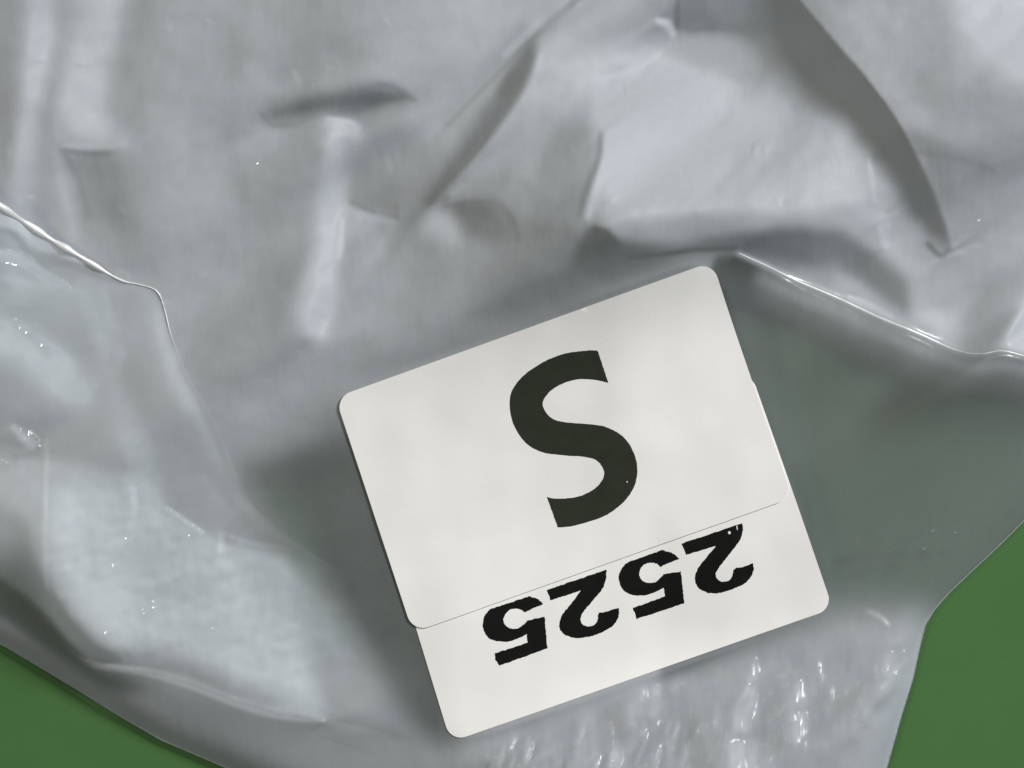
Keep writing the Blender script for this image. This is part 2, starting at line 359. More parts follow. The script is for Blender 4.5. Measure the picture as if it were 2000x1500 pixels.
F.line([(262, 955, 5), (264, 1000, 5)], 200, .6)
F.line([(230, 540, 4), (300, 566, 4), (316, 600, 4), (320, 650, 5)], 185, .5)
F.line([(200, 560, 6), (222, 640, 8)], 180, .4)
F.line([(400, 930, 5), (430, 985, 5)], 172, .6)
F.line([(0, 545, 10), (100, 560, 8), (160, 570, 5)], 178, .5)
F.line([(-20, 494, 8), (40, 507, 9), (90, 540, 7), (130, 556, 4)], 222, .8)
F.line([(30, 640, 8), (62, 662, 13), (100, 700, 18)], 216, .8)
F.line([(30, 835, 6), (62, 868, 10)], 215, .7)
F.a = F.a + 2.4 * noise(46, 21) + 0.5 * noise(16, 22, (.6, 1.7)) + 1.2 * noise(6, 23)
G = Sketch(np.full(UU.shape, .45))
G.area([(-400, 850), (0, 880), (280, 930), (325, 992), (400, 1042), (450, 1062), (560, 1078), (600, 1150), (640, 1420), (460, 1380), (300, 1330), (-400, 1200)], .88, 10)
G.area([(-200, 930), (60, 1010), (95, 1215), (-200, 1200)], .45, 14, .8)
G.area([(300, 850), (410, 800), (470, 990), (560, 1075), (440, 1055), (340, 1000)], .34, 12)
crease = [(-399, 880), (0, 1130), (60, 1172), (98, 1213), (132, 1256), (172, 1293), (230, 1304), (300, 1314), (380, 1338), (460, 1369), (540, 1392), (632, 1405), (700, 1420), (900, 1480)]
G.area(crease + [(900, 1700), (-399, 1400)], 0.0, 5)
G.area([(306, 560), (316, 604), (326, 650), (356, 722), (406, 812), (452, 922), (480, 985), (600, 900), (500, 600)], 0.0, 9)
G.area([(466, 900), (480, 1000), (600, 1130), (690, 1280), (760, 1400), (820, 1560), (1000, 1560), (900, 1200), (600, 900)], .0, 26)
G.area([(585, 1060), (620, 1160), (700, 1300), (760, 1440), (640, 1440), (600, 1250), (570, 1120)], .5, 22, .8)
# PAINT END

SLOPE_GAIN = 1.4
KH = np.array([math.cos(KEY_AZ), math.sin(KEY_AZ)])
AMB = 0.22

def tone_to_slope(L):
    sl = np.linspace(-.75, .75, 301)
    ndl = np.maximum((1 + sl / math.tan(KEY_EL)) / np.sqrt(1 + sl * sl), 0)
    tone = 150 * (AMB + (1 - AMB) * ndl) ** (1 / 2.2)
    k = int(np.argmax(tone)) + 1
    return np.interp(L, tone[:k], sl[:k])

def integrate(L, lam=.02, k0=1500.0):
    """height field (m) whose lean towards the window follows the tones"""
    s = tone_to_slope(L)
    s = np.where(s > 0, s * SLOPE_GAIN, np.maximum(s * SLOPE_GAIN, -.62 + .08 * (s + .5)))
    s = s - s.mean()
    P = 120
    sp = np.pad(s, P, mode='linear_ramp', end_values=0)
    ky = 2 * math.pi * np.fft.fftfreq(sp.shape[0], STEP * S)[:, None]
    kx = 2 * math.pi * np.fft.rfftfreq(sp.shape[1], STEP * S)[None, :]
    dk = KH[0] * kx - KH[1] * ky            # v runs downwards
    kk = kx * kx + ky * ky
    den = dk * dk + lam * kk + (2 * math.pi / (k0 * S)) ** 2 * .15
    H = -np.fft.rfft2(sp) * (-1j * dk) / den
    h = np.fft.irfft2(H, sp.shape)[P:-P, P:-P]
    return h

def bilinear(a, u, v):
    x = np.clip((np.asarray(u, float) - U0) / STEP, 0, NU - 1.001)
    y = np.clip((np.asarray(v, float) - V0) / STEP, 0, NV - 1.001)
    i, j = x.astype(int), y.astype(int)
    fx, fy = x - i, y - j
    return (a[j, i] * (1 - fx) + a[j, i + 1] * fx) * (1 - fy) + (a[j + 1, i] * (1 - fx) + a[j + 1, i + 1] * fx) * fy

def dimple(h, u, v, w, l, ang, gain=1.1):
    """a small sharp crinkle: w, l half sizes in sketch units"""
    c, s_ = math.cos(ang), math.sin(ang)
    x = (UU - u) * c + (VV - v) * s_
    y = -(UU - u) * s_ + (VV - v) * c
    w, l = w * 1.35, l * 1.2
    return h + gain * w * S * np.exp(-(x / l) ** 2 - (y / w) ** 2)

outline = [(-400, 1068), (-200, 1170), (0, 1266), (60, 1302), (140, 1350), (220, 1400), (310, 1452), (430, 1503), (620, 1580), (900, 1690), (1300, 1760), (1560, 1752), (1680, 1660),
           (1740, 1500), (1768, 1400), (1790, 1330), (1804, 1265), (1814, 1225), (1831, 1196), (1862, 1160), (1900, 1124), (1960, 1068), (2000, 1028), (2200, 830), (2399, 640), (2399, -399), (-399, -399)]
top_poly = [(656, 776), (1388, 513), (1548, 972), (806, 1236)]
low_poly = [(738, 984), (1466, 727), (1630, 1191), (880, 1450)]

flap_poly = [(-399, 130), (0, 400), (90, 462), (160, 504), (230, 545), (268, 556), (296, 564), (310, 576), (322, 606), (334, 650), (364, 722), (416, 812), (462, 922), (492, 985), (540, 1030), (590, 1064),
             (680, 1130), (800, 1290), (880, 1480), (760, 1490), (690, 1462), (632, 1442), (540, 1430), (460, 1407), (380, 1376), (300, 1351), (230, 1342), (160, 1328), (110, 1282), (70, 1238), (30, 1192), (0, 1165), (-399, 915)]
h = integrate(T.a)
# lay the bag down: shift the broad swell so that its hollows rest just above the table
low_env = -h
for _ in range(5):
    low_env = np.maximum(low_env, blur(low_env, 160) + .35 * np.abs(low_env - blur(low_env, 160)))
h = h + blur(low_env, 200)
h = h - np.percentile(h[100:475, 100:600], .5) + .5 * MM
h = np.where(h < .6 * MM, .2 * MM + .4 * MM * np.exp((h - .6 * MM) / (.4 * MM)), h)
# the labels press their patch of film flat
m = np.clip(blur(np.maximum(inside(top_poly), inside(low_poly)), 34) * 2.6, 0, 1)
h = h * (1 - m) + (blur(h, 70) + integrate(150 + 1.2 * noise(42, 31, (.55, 1.7)) + .7 * noise(18, 32))) * m
h = h + .25 * MM
# below the crease the single film lies almost on the table
flat_strip = blur(inside(crease + [(900, 1700), (-399, 1700)]), 60)
h = h * (1 - flat_strip) + 2.5 * MM * flat_strip + .25 * (h - blur(h, 60)) * flat_strip
rim = .68 * np.clip((blur(inside(outline), 32) - .5) * 2, 0, 1) + .32 * np.clip((blur(inside(outline), 110) - .5) * 2, 0, 1)
h = .5 * MM + (h - .25 * MM) * rim
print('film height range mm', h[100:475, 100:600].min() / MM, h[100:475, 100:600].max() / MM, np.median(h) / MM)
film_h = h
# most film is set dull; stretched creases and the smooth lower end are shiny
film_g = Sketch(np.full(UU.shape, .06))
flap_g = Sketch(np.full(UU.shape, .12))
low_end = blur(inside([(860, 1470), (1250, 1345), (1640, 1230), (1830, 1215), (1740, 1520), (900, 1560)]), 30)
film_k = K.a * S * 2.2 + low_end * (3 * noise(9, 41, (.6, 1.9)) + 12 * noise(26, 42, (.8, 1.6))) * S * .30 + (1 - np.clip(film_g.a * 1.2, 0, 1) * (VV < 900)) * (.25 * S * noise(7, 43) + .8 * S * noise(18, 44))
FK = Sketch(np.zeros(UU.shape))
for pts, hgt in (([(-20, 492, 6), (20, 500, 7), (48, 508, 8), (66, 524, 6), (96, 544, 5), (130, 556, 3)], 5.0), ([(10, 520, 4), (50, 522, 5)], 3.0), ([(172, 1293, 3), (300, 1312, 4), (380, 1335, 6), (460, 1366, 7), (540, 1390, 8), (632, 1403, 6)], 1.5), ([(97, 1210, 3), (130, 1250, 4), (172, 1290, 4)], 2.0),
                 ([(92, 860, 3), (94, 1000, 4), (93, 1120, 4), (96, 1205, 4)], .15), ([(322, 990, 2), (350, 1008, 4), (395, 1040, 3)], 1.8), ([(450, 1048, 3), (500, 1062, 4), (560, 1072, 2)], 1.6)):
    FK.line(pts, hgt, 1.0, add=True)
    flap_g.line([(q[0], q[1], q[2] * 2) for q in pts], .6)
flap_k = FK.a * S + .5 * S * noise(7, 45, (.7, 1.5)) + 1.6 * S * noise(16, 46)
film_g.area([(860, 1480), (1640, 1210), (1830, 1200), (1740, 1520), (900, 1560)], .66, 30)
film_g.line([(p[0], p[1], 12) for p in ridge], 1.0)
film_g.line([(q[0], q[1], 10) for q in hem], .5)
for (u, v, w, l, a) in ((495, 320, 5, 6, 0), (1055, 525, 4, 9, .1), (1044, 547, 4, 5, .6), (1852, 372, 4, 4, 0), (1308, 47, 4, 12, .6), (1715, 1050, 5, 9, -.4), (1748, 1043, 3, 26, -.12),
                        (1748, 1078, 3, 18, -.25), (1823, 1040, 4, 6, .3), (1806, 1076, 4, 6, .5), (1748, 1034, 3, 4, 0), (1866, 1044, 3, 5, 0), (1790, 987, 3, 4, 0), (700, 1230, 5, 14, -.2), (680, 1238, 4, 8, 0), (1910, 435, 4, 6, 0)):
    film_k = dimple(film_k, u, v, w, l, a)
    film_g.line([(u - l * math.cos(a), v - l * math.sin(a), w * 1.3), (u + l * math.cos(a), v + l * math.sin(a), w * 1.3)], 1.0)

f = integrate(F.a)
flap_in = np.clip((blur(inside(flap_poly) * (1 - inside(crease + [(900, 1700), (-399, 1400)])), 36) - .5) * 2, 0, 1)
flap_h = film_h * (1 - flap_in) + blur(film_h, 45) * flap_in + .07 * MM + flap_in * (.38 * MM + .8 * (f - blur(f, 140))) + .21 * S * np.maximum(blur(np.maximum(235 - UU, 0), 30), 0) * np.clip((900 - VV) / 300, 0, 1)
for _ in range(4):
    flap_h = flap_h + 1.6 * blur(np.maximum(film_h + .07 * MM - flap_h, 0), 36)
flap_h = np.maximum(flap_h, film_h + .06 * MM)
for (u, v, w, l, a) in ((60, 855, 9, 22, .9), (62, 872, 9, 12, .6), (38, 838, 5, 12, 1.0), (10, 905, 6, 12, 1.1), (365, 1049, 5, 5, 0), (296, 1186, 6, 12, 1.3), (275, 1199, 5, 8, 1.2), (286, 1224, 6, 9, .9), (320, 1254, 6, 7, .5),
                        (245, 1085, 4, 9, .5), (226, 1112, 5, 9, .7), (240, 1052, 3, 8, .1), (204, 1240, 5, 9, 1.4), (407, 1230, 5, 10, .2),
                        (6, 502, 6, 14, .2), (34, 505, 6, 16, .3), (60, 520, 6, 14, .9), (85, 538, 5, 24, .6), (115, 552, 4, 20, .5), (20, 518, 4, 20, .1), (48, 646, 9, 26, .6), (80, 672, 12, 22, .9)):
    flap_k = dimple(flap_k, u, v, w, l, a)
    flap_g.line([(u - l * math.cos(a), v - l * math.sin(a), w * 1.3), (u + l * math.cos(a), v + l * math.sin(a), w * 1.3)], 1.0)

# ------------------------------------------------------------------ materials
def new_mat(name):
    mt = bpy.data.materials.new(name)
    mt.use_nodes = True
    nt = mt.node_tree
    nt.nodes.clear()
    return mt, nt, nt.nodes.new, nt.links.new

def film_material(name, col, rough=.50, coat=.10, trans=.18, ior=1.5):
    mt, nt, N, Lk = new_mat(name)
    out = N('ShaderNodeOutputMaterial')
    at = N('ShaderNodeAttribute'); at.attribute_name = 'cloud'
    tc = N('ShaderNodeTexCoord')
    nz = N('ShaderNodeTexNoise'); nz.inputs['Scale'].default_value = 260; nz.inputs['Detail'].default_value = 5
    Lk(tc.outputs['Object'], nz.inputs['Vector'])
    mp = N('ShaderNodeMapping'); mp.inputs['Scale'].default_value = (900, 220, 300); mp.inputs['Rotation'].default_value = (0, 0, .35)
    Lk(tc.outputs['Object'], mp.inputs['Vector'])
    n2 = N('ShaderNodeTexNoise'); n2.inputs['Scale'].default_value = 1.0; n2.inputs['Detail'].default_value = 4
    Lk(mp.outputs[0], n2.inputs['Vector'])
    mix = N('ShaderNodeMix'); mix.data_type = 'RGBA'
    mix.inputs[6].default_value = (*[c * .93 for c in col], 1)
    mix.inputs[7].default_value = (*[c * 1.07 for c in col], 1)
    n3 = N('ShaderNodeTexNoise'); n3.inputs['Scale'].default_value = 1600; n3.inputs['Detail'].default_value = 3; n3.inputs['Roughness'].default_value = .7
    Lk(tc.outputs['Object'], n3.inputs['Vector'])
    av = N('ShaderNodeMath'); av.operation = 'MULTIPLY_ADD'; av.inputs[1].default_value = .75; Lk(n3.outputs['Fac'], av.inputs[0])
    a2 = N('ShaderNodeMath'); a2.operation = 'MULTIPLY_ADD'; a2.inputs[1].default_value = .6; a2.inputs[2].default_value = -.18; Lk(nz.outputs['Fac'], a2.inputs[0]); Lk(a2.outputs[0], av.inputs[2])
    Lk(av.outputs[0], mix.inputs[0])
    bp = N('ShaderNodeBump'); bp.inputs['Strength'].default_value = .12; bp.inputs['Distance'].default_value = .0003
    Lk(n2.outputs['Fac'], bp.inputs['Height'])
    df = N('ShaderNodeBsdfDiffuse'); Lk(mix.outputs[2], df.inputs['Color']); Lk(bp.outputs[0], df.inputs['Normal'])
    tl = N('ShaderNodeBsdfTranslucent'); tl.inputs['Color'].default_value = (trans * .97, trans, trans * 1.03, 1); Lk(bp.outputs[0], tl.inputs['Normal'])
    m1 = N('ShaderNodeAddShader')
    Lk(df.outputs[0], m1.inputs[0]); Lk(tl.outputs[0], m1.inputs[1])
    tr = N('ShaderNodeBsdfTransparent')
    m2 = N('ShaderNodeMixShader')
    Lk(at.outputs['Fac'], m2.inputs[0]); Lk(tr.outputs[0], m2.inputs[1]); Lk(m1.outputs[0], m2.inputs[2])
    gl = N('ShaderNodeAttribute'); gl.attribute_name = 'gloss'
    ck = N('ShaderNodeAttribute'); ck.attribute_name = 'crinkle'
    b2 = N('ShaderNodeBump'); b2.inputs['Strength'].default_value = 1.0; b2.inputs['Distance'].default_value = MM
    Lk(ck.outputs['Fac'], b2.inputs['Height']); Lk(bp.outputs[0], b2.inputs['Normal'])
    fr = N('ShaderNodeFresnel'); fr.inputs['IOR'].default_value = ior; Lk(bp.outputs[0], fr.inputs['Normal'])
    g1 = N('ShaderNodeBsdfGlossy'); g1.inputs['Roughness'].default_value = rough; Lk(bp.outputs[0], g1.inputs['Normal'])
    g2 = N('ShaderNodeBsdfGlossy'); rg = N('ShaderNodeMapRange'); rg.inputs[3].default_value = .46; rg.inputs[4].default_value = coat; Lk(gl.outputs['Fac'], rg.inputs[0]); Lk(rg.outputs[0], g2.inputs['Roughness']); Lk(b2.outputs[0], g2.inputs['Normal'])
    gm = N('ShaderNodeMixShader'); Lk(gl.outputs['Fac'], gm.inputs[0])
    Lk(g1.outputs[0], gm.inputs[1]); Lk(g2.outputs[0], gm.inputs[2])
    m3 = N('ShaderNodeMixShader')
    sp = N('ShaderNodeMath'); sp.operation = 'MULTIPLY_ADD'; sp.inputs[1].default_value = .75; sp.inputs[2].default_value = .25
    Lk(gl.outputs['Fac'], sp.inputs[0])
    sm = N('ShaderNodeMath'); sm.operation = 'MULTIPLY'; Lk(fr.outputs[0], sm.inputs[0]); Lk(sp.outputs[0], sm.inputs[1])
    cv = N('ShaderNodeMath'); cv.operation = 'MULTIPLY'; cv.use_clamp = True; cv.inputs[1].default_value = 5.0
    Lk(at.outputs['Fac'], cv.inputs[0])
    s2 = N('ShaderNodeMath'); s2.operation = 'MULTIPLY'; Lk(sm.outputs[0], s2.inputs[0]); Lk(cv.outputs[0], s2.inputs[1])
    Lk(s2.outputs[0], m3.inputs[0]); Lk(m2.outputs[0], m3.inputs[1]); Lk(gm.outputs[0], m3.inputs[2])
    Lk(m3.outputs[0], out.inputs['Surface'])
    return mt

def paper_material(name, col):
    mt, nt, N, Lk = new_mat(name)
    out = N('ShaderNodeOutputMaterial')
    pr = N('ShaderNodeBsdfPrincipled')
    tc = N('ShaderNodeTexCoord')
    nz = N('ShaderNodeTexNoise'); nz.inputs['Scale'].default_value = 160; nz.inputs['Detail'].default_value = 6
    Lk(tc.outputs['Object'], nz.inputs['Vector'])
    mix = N('ShaderNodeMix'); mix.data_type = 'RGBA'
    mix.inputs[6].default_value = (*[c * .965 for c in col], 1)
    mix.inputs[7].default_value = (*[min(1, c * 1.03) for c in col], 1)
    Lk(nz.outputs['Fac'], mix.inputs[0]); Lk(mix.outputs[2], pr.inputs['Base Color'])
    n2 = N('ShaderNodeTexNoise'); n2.inputs['Scale'].default_value = 2500; n2.inputs['Detail'].default_value = 3
    Lk(tc.outputs['Object'], n2.inputs['Vector'])
    bp = N('ShaderNodeBump'); bp.inputs['Strength'].default_value = .08; bp.inputs['Distance'].default_value = .0001
    Lk(n2.outputs['Fac'], bp.inputs['Height']); Lk(bp.outputs[0], pr.inputs['Normal'])
    pr.inputs['Roughness'].default_value = .5
    pr.inputs['Specular IOR Level'].default_value = .3
    Lk(pr.outputs[0], out.inputs['Surface'])
    return mt

def ink_material(name, col, mottled):
    mt, nt, N, Lk = new_mat(name)
    out = N('ShaderNodeOutputMaterial')
    pr = N('ShaderNodeBsdfPrincipled')
    tc = N('ShaderNodeTexCoord')
    nz = N('ShaderNodeTexNoise'); nz.inputs['Scale'].default_value = 900; nz.inputs['Detail'].default_value = 6
    Lk(tc.outputs['Object'], nz.inputs['Vector'])
    mix = N('ShaderNodeMix'); mix.data_type = 'RGBA'
    mix.inputs[6].default_value = (*[c * (1 - mottled) for c in col], 1)
    mix.inputs[7].default_value = (*[c * (1 + mottled) for c in col], 1)
    Lk(nz.outputs['Fac'], mix.inputs[0]); Lk(mix.outputs[2], pr.inputs['Base Color'])
    pr.inputs['Roughness'].default_value = .5
    pr.inputs['Specular IOR Level'].default_value = .08
    Lk(pr.outputs[0], out.inputs['Surface'])
    return mt

def cloth_material():
    mt, nt, N, Lk = new_mat('green_surface')
    out = N('ShaderNodeOutputMaterial')
    pr = N('ShaderNodeBsdfPrincipled')
    tc = N('ShaderNodeTexCoord')
    n1 = N('ShaderNodeTexNoise'); n1.inputs['Scale'].default_value = 60; n1.inputs['Detail'].default_value = 8; n1.inputs['Roughness'].default_value = .65
    Lk(tc.outputs['Object'], n1.inputs['Vector'])
    mix = N('ShaderNodeMix'); mix.data_type = 'RGBA'
    mix.inputs[6].default_value = (.044, .128, .036, 1); mix.inputs[7].default_value = (.070, .162, .051, 1)
    Lk(n1.outputs['Fac'], mix.inputs[0]); Lk(mix.outputs[2], pr.inputs['Base Color'])
    wv = N('ShaderNodeTexWave'); wv.inputs['Scale'].default_value = 900; wv.inputs['Distortion'].default_value = 1.5
    mp = N('ShaderNodeMapping'); mp.inputs['Rotation'].default_value = (0, 0, .6)
    Lk(tc.outputs['Object'], mp.inputs['Vector']); Lk(mp.outputs[0], wv.inputs['Vector'])
    n2 = N('ShaderNodeTexNoise'); n2.inputs['Scale'].default_value = 3000
    Lk(tc.outputs['Object'], n2.inputs['Vector'])
    ad = N('ShaderNodeMath'); ad.operation = 'ADD'; Lk(wv.outputs['Fac'], ad.inputs[0]); Lk(n2.outputs['Fac'], ad.inputs[1])
    bp = N('ShaderNodeBump'); bp.inputs['Strength'].default_value = .10; bp.inputs['Distance'].default_value = .0002
    Lk(ad.outputs[0], bp.inputs['Height']); Lk(bp.outputs[0], pr.inputs['Normal'])
    pr.inputs['Roughness'].default_value = .6
    pr.inputs['Specular IOR Level'].default_value = .25
    Lk(pr.outputs[0], out.inputs['Surface'])
    return mt

M_FILM = film_material('cloudy_film', (.368, .391, .422))
M_FLAP = film_material('cloudy_flap', (.46, .50, .53), trans=.40)  # paler than the film: doubled layer, plus window reflection put into the colour
M_PAPER = paper_material('label_paper', (.838, .826, .815))
M_PAPER2 = paper_material('label_paper_lower', (.842, .832, .818))
M_INK = ink_material('charcoal_ink', (.030, .034, .024), .18)
M_INK2 = ink_material('black_ink', (.008, .009, .008), .35)
M_GREEN = cloth_material()

# ------------------------------------------------------------------ builders
def link(ob, parent=None):
    sc.collection.objects.link(ob)
    if parent is not None:
        ob.parent = parent
    return ob

def mesh_object(name, co, faces, mat, parent=None, cloud=None, smooth=True, gloss=None, crinkle=None):
    """faces: (n, 3 or 4) index array"""
    me = bpy.data.meshes.new(name)
    co = np.asarray(co, np.float32); faces = np.asarray(faces, np.int32)
    k = faces.shape[1]
    me.vertices.add(len(co)); me.vertices.foreach_set('co', co.ravel())
    me.loops.add(faces.size); me.loops.foreach_set('vertex_index', faces.ravel())
    me.polygons.add(len(faces))
    me.polygons.foreach_set('loop_start', np.arange(0, faces.size, k, dtype=np.int32))
    me.update(calc_edges=True)
    me.polygons.foreach_set('use_smooth', np.full(len(faces), smooth))
    if cloud is not None:
        at = me.attributes.new('cloud', 'FLOAT', 'POINT')
        at.data.foreach_set('value', np.asarray(cloud, np.float32))
    if gloss is not None:
        at = me.attributes.new('gloss', 'FLOAT', 'POINT')
        at.data.foreach_set('value', np.asarray(gloss, np.float32))
    if crinkle is not None:
        at = me.attributes.new('crinkle', 'FLOAT', 'POINT')
        at.data.foreach_set('value', np.asarray(crinkle / MM, np.float32))
    me.materials.append(mat)
    me.validate()
    return link(bpy.data.objects.new(name, me), parent)

def nearest_on(poly, u, v):
    best = np.full(len(u), 1e18); bu = u.copy(); bv = v.copy()
    n = len(poly)
    for k in range(n):
        a, b = poly[k], poly[(k + 1) % n]
        dx, dy = b[0] - a[0], b[1] - a[1]
        t = np.clip(((u - a[0]) * dx + (v - a[1]) * dy) / (dx * dx + dy * dy + 1e-9), 0, 1)
        pu, pv = a[0] + t * dx, a[1] + t * dy
        d = (u - pu) ** 2 + (v - pv) ** 2
        k_ = d < best
        best[k_] = d[k_]; bu[k_] = pu[k_]; bv[k_] = pv[k_]
    return bu, bv

def sheet(name, poly, height, cloud, mat, parent, step=1, gloss=0.0, crinkle=None):
    """film inside an outline, its rim running exactly along that outline"""
    uu, vv_ = UU[::step, ::step], VV[::step, ::step]
    cu = (uu[:-1, :-1] + uu[1:, 1:]) / 2; cv = (vv_[:-1, :-1] + vv_[1:, 1:]) / 2
    keep = np.zeros(cu.shape, bool)
    n = len(poly)
    for k in range(n):
        x0, y0 = poly[k]; x1, y1 = poly[(k + 1) % n]
        if y0 != y1:
            keep ^= ((y0 > cv) != (y1 > cv)) & (cu < (x1 - x0) * (cv - y0) / (y1 - y0) + x0)
    nv, nu = uu.shape
    idx = np.arange(nv * nu).reshape(nv, nu)
    q = np.stack([idx[1:, :-1], idx[1:, 1:], idx[:-1, 1:], idx[:-1, :-1]], -1)[keep]
    cnt = np.bincount(q.ravel(), minlength=nv * nu)
    used = np.nonzero(cnt)[0]
    remap = np.full(nv * nu, -1); remap[used] = np.arange(len(used))
    u = uu.ravel()[used].copy(); v = vv_.ravel()[used].copy()
    rim_v = cnt[used] < 4
    u[rim_v], v[rim_v] = nearest_on(poly, u[rim_v], v[rim_v])
    z = bilinear(height, u, v) if isinstance(height, np.ndarray) else np.full(len(u), height)
    x, y = W(u, v)
    c = bilinear(cloud, u, v) if isinstance(cloud, np.ndarray) else np.full(len(u), cloud)
    k = None if crinkle is None else bilinear(crinkle, u, v)
    return mesh_object(name, np.stack([x, y, z], 1), remap[q], mat, parent, np.clip(c, 0, 1), True, np.clip(bilinear(gloss, u, v), 0, 1) if isinstance(gloss, np.ndarray) else np.full(len(u), gloss), k)

def rounded(poly, r, n=9):
    out = []
    k = len(poly)
    for i in range(k):
        p = Vector(poly[i]); a = (Vector(poly[i - 1]) - p).normalized(); b = (Vector(poly[(i + 1) % k]) - p).normalized()
        half = math.acos(max(-1, min(1, a.dot(b)))) / 2
        t = r / math.tan(half)
        c = p + (a + b).normalized() * (r / math.sin(half))
        s0 = p + a * t - c; s1 = p + b * t - c
        a0 = math.atan2(s0.y, s0.x); a1 = math.atan2(s1.y, s1.x)
        da = (a1 - a0 + math.pi) % (2 * math.pi) - math.pi
        for j in range(n + 1):
            g = a0 + da * j / n
            out.append((c.x + r * math.cos(g), c.y + r * math.sin(g)))
    return out

def densify(poly, step):
    out = []
    for i in range(len(poly)):
        a, b = poly[i], poly[(i + 1) % len(poly)]
        n = max(1, int(math.hypot(b[0] - a[0], b[1] - a[1]) / step))
        for j in range(n):
            out.append((a[0] + (b[0] - a[0]) * j / n, a[1] + (b[1] - a[1]) * j / n))
    return out

def point_in(poly, x, y):
    c = False
    for k in range(len(poly)):
        x0, y0 = poly[k]; x1, y1 = poly[(k + 1) % len(poly)]
        if (y0 > y) != (y1 > y) and x < (x1 - x0) * (y - y0) / (y1 - y0) + x0:
            c = not c
    return c

def plate(name, poly, lift, mat, parent, spacing, wall=0.0, holes=()):
    """a flat printed or cut piece lying on the film: top face triangulated finely so that it follows the film, plus a cut edge"""
    ring = [tuple(p) for p in poly]
    pts = [Vector(p) for p in ring]
    edges = [(i, (i + 1) % len(ring)) for i in range(len(ring))]
    for hl in holes:
        o = len(pts)
        pts += [Vector(p) for p in hl]
        edges += [(o + i, o + (i + 1) % len(hl)) for i in range(len(hl))]
    x0 = min(p[0] for p in ring); x1 = max(p[0] for p in ring); y0 = min(p[1] for p in ring); y1 = max(p[1] for p in ring)
    class near:
        px = np.array([p[0] for p in pts]); py = np.array([p[1] for p in pts])
        @staticmethod
        def min_d(a, b):
            return float(np.sqrt(((near.px - a) ** 2 + (near.py - b) ** 2).min()))
    y = y0 + spacing * .5; row = 0
    while y < y1:
        x = x0 + spacing * (.5 if row % 2 else 1.0)
        while x < x1:
            if near.min_d(x, y) > spacing * .45 and point_in(ring, x, y) and not any(point_in(hl, x, y) for hl in holes):
                pts.append(Vector((x, y)))
            x += spacing
        y += spacing * .87; row += 1
    v2, e2, f2, *_ = delaunay_2d_cdt(pts, edges, [], 0, 1e-4)
    tri = []
    for f_ in f2:
        cx = sum(v2[i].x for i in f_) / 3; cy = sum(v2[i].y for i in f_) / 3
        if point_in(ring, cx, cy) and not any(point_in(hl, cx, cy) for hl in holes):
            a, b, c = (v2[i] for i in f_)
            if abs((b.x - a.x) * (c.y - a.y) - (b.y - a.y) * (c.x - a.x)) < .05:
                continue
            # v runs downwards, so a face that is clockwise on the sketch looks up
            tri.append(tuple(f_) if (b.x - a.x) * (c.y - a.y) - (b.y - a.y) * (c.x - a.x) < 0 else tuple(reversed(f_)))
    u = np.array([p.x for p in v2]); v = np.array([p.y for p in v2])
    z = bilinear(film_h, u, v) + lift
    x, y = W(u, v)
    co = np.stack([x, y, z], 1)
    if wall > 0:
        ru = np.array([p[0] for p in ring]); rv = np.array([p[1] for p in ring])
        rx, ry = W(ru, rv)
        rz = bilinear(film_h, ru, rv) + lift
        o = len(co); n = len(ring)
        co = np.concatenate([co, np.stack([rx, ry, rz], 1), np.stack([rx, ry, rz - wall], 1)])
        for i in range(n):
            j = (i + 1) % n
            tri += [(o + i, o + j, o + n + j), (o + i, o + n + j, o + n + i)]
    return mesh_object(name, co, np.array(tri), mat, parent)

def tag(o, label, cat):
    o['label'] = label
    o['category'] = cat

def empty(name, u, v, z):
    o = bpy.data.objects.new(name, None)
    o.empty_display_size = .005
    x, y = W(u, v)
    o.location = (x, y, z)
    return link(o)

def adopt(parent):
    """children are modelled in place; keep them there under the moved empty"""
    for c in parent.children:
        c.matrix_parent_inverse = parent.matrix_basis.inverted()

# ------------------------------------------------------------------ the surface underneath
gx = np.linspace(-.6, .6, 61)
X, Y = np.meshgrid(gx, gx)
ii = np.arange(61 * 61).reshape(61, 61)
q = np.stack([ii[:-1, :-1], ii[:-1, 1:], ii[1:, 1:], ii[1:, :-1]], -1).reshape(-1, 4)
ground = mesh_object('tabletop', np.stack([X.ravel(), Y.ravel(), np.zeros(X.size)], 1), q, M_GREEN)
ground['kind'] = 'structure'

# ------------------------------------------------------------------ the bag
bag = empty('plastic_bag', 1000, 400, 0)
tag(bag, 'crumpled translucent grey plastic bag lying on the green surface under the two labels', 'plastic bag')
sheet('back_film', outline, .1 * MM, .22, M_FILM, bag, 4)
sheet('front_film', outline, film_h, C.a, M_FILM, bag, gloss=film_g.a, crinkle=film_k)
flap = sheet('folded_flap', flap_poly, flap_h, G.a, M_FLAP, bag, gloss=flap_g.a, crinkle=flap_k)
edge = smooth_line([(-399, 130), (-150, 300), (0, 400), (90, 462), (160, 504), (230, 545), (268, 555), (296, 563), (310, 576), (320, 606), (332, 650), (348, 690)], 10)
def bead(name, line, r_of, mat, parent, height=flap_h):
    co, fc = [], []
    K = 8
    for i, p in enumerate(line):
        a = line[max(0, i - 1)]; b = line[min(len(line) - 1, i + 1)]
        tx, ty = b[0] - a[0], -(b[1] - a[1]); L = math.hypot(tx, ty); tx /= L; ty /= L
        r = r_of(p) * S
        x, y = W(p[0], p[1]); z = float(bilinear(height, p[0], p[1]))
        for k in range(K):
            g = 2 * math.pi * k / K
            co.append((x - ty * math.cos(g) * r, y + tx * math.cos(g) * r, z + math.sin(g) * r))
        if i:
            for k in range(K):
                o = (i - 1) * K; k2 = (k + 1) % K
                fc.append((o + k, o + k2, o + K + k2, o + K + k))
    return mesh_object(name, co, fc, mat, parent, np.full(len(co), .75), True, np.full(len(co), .8))
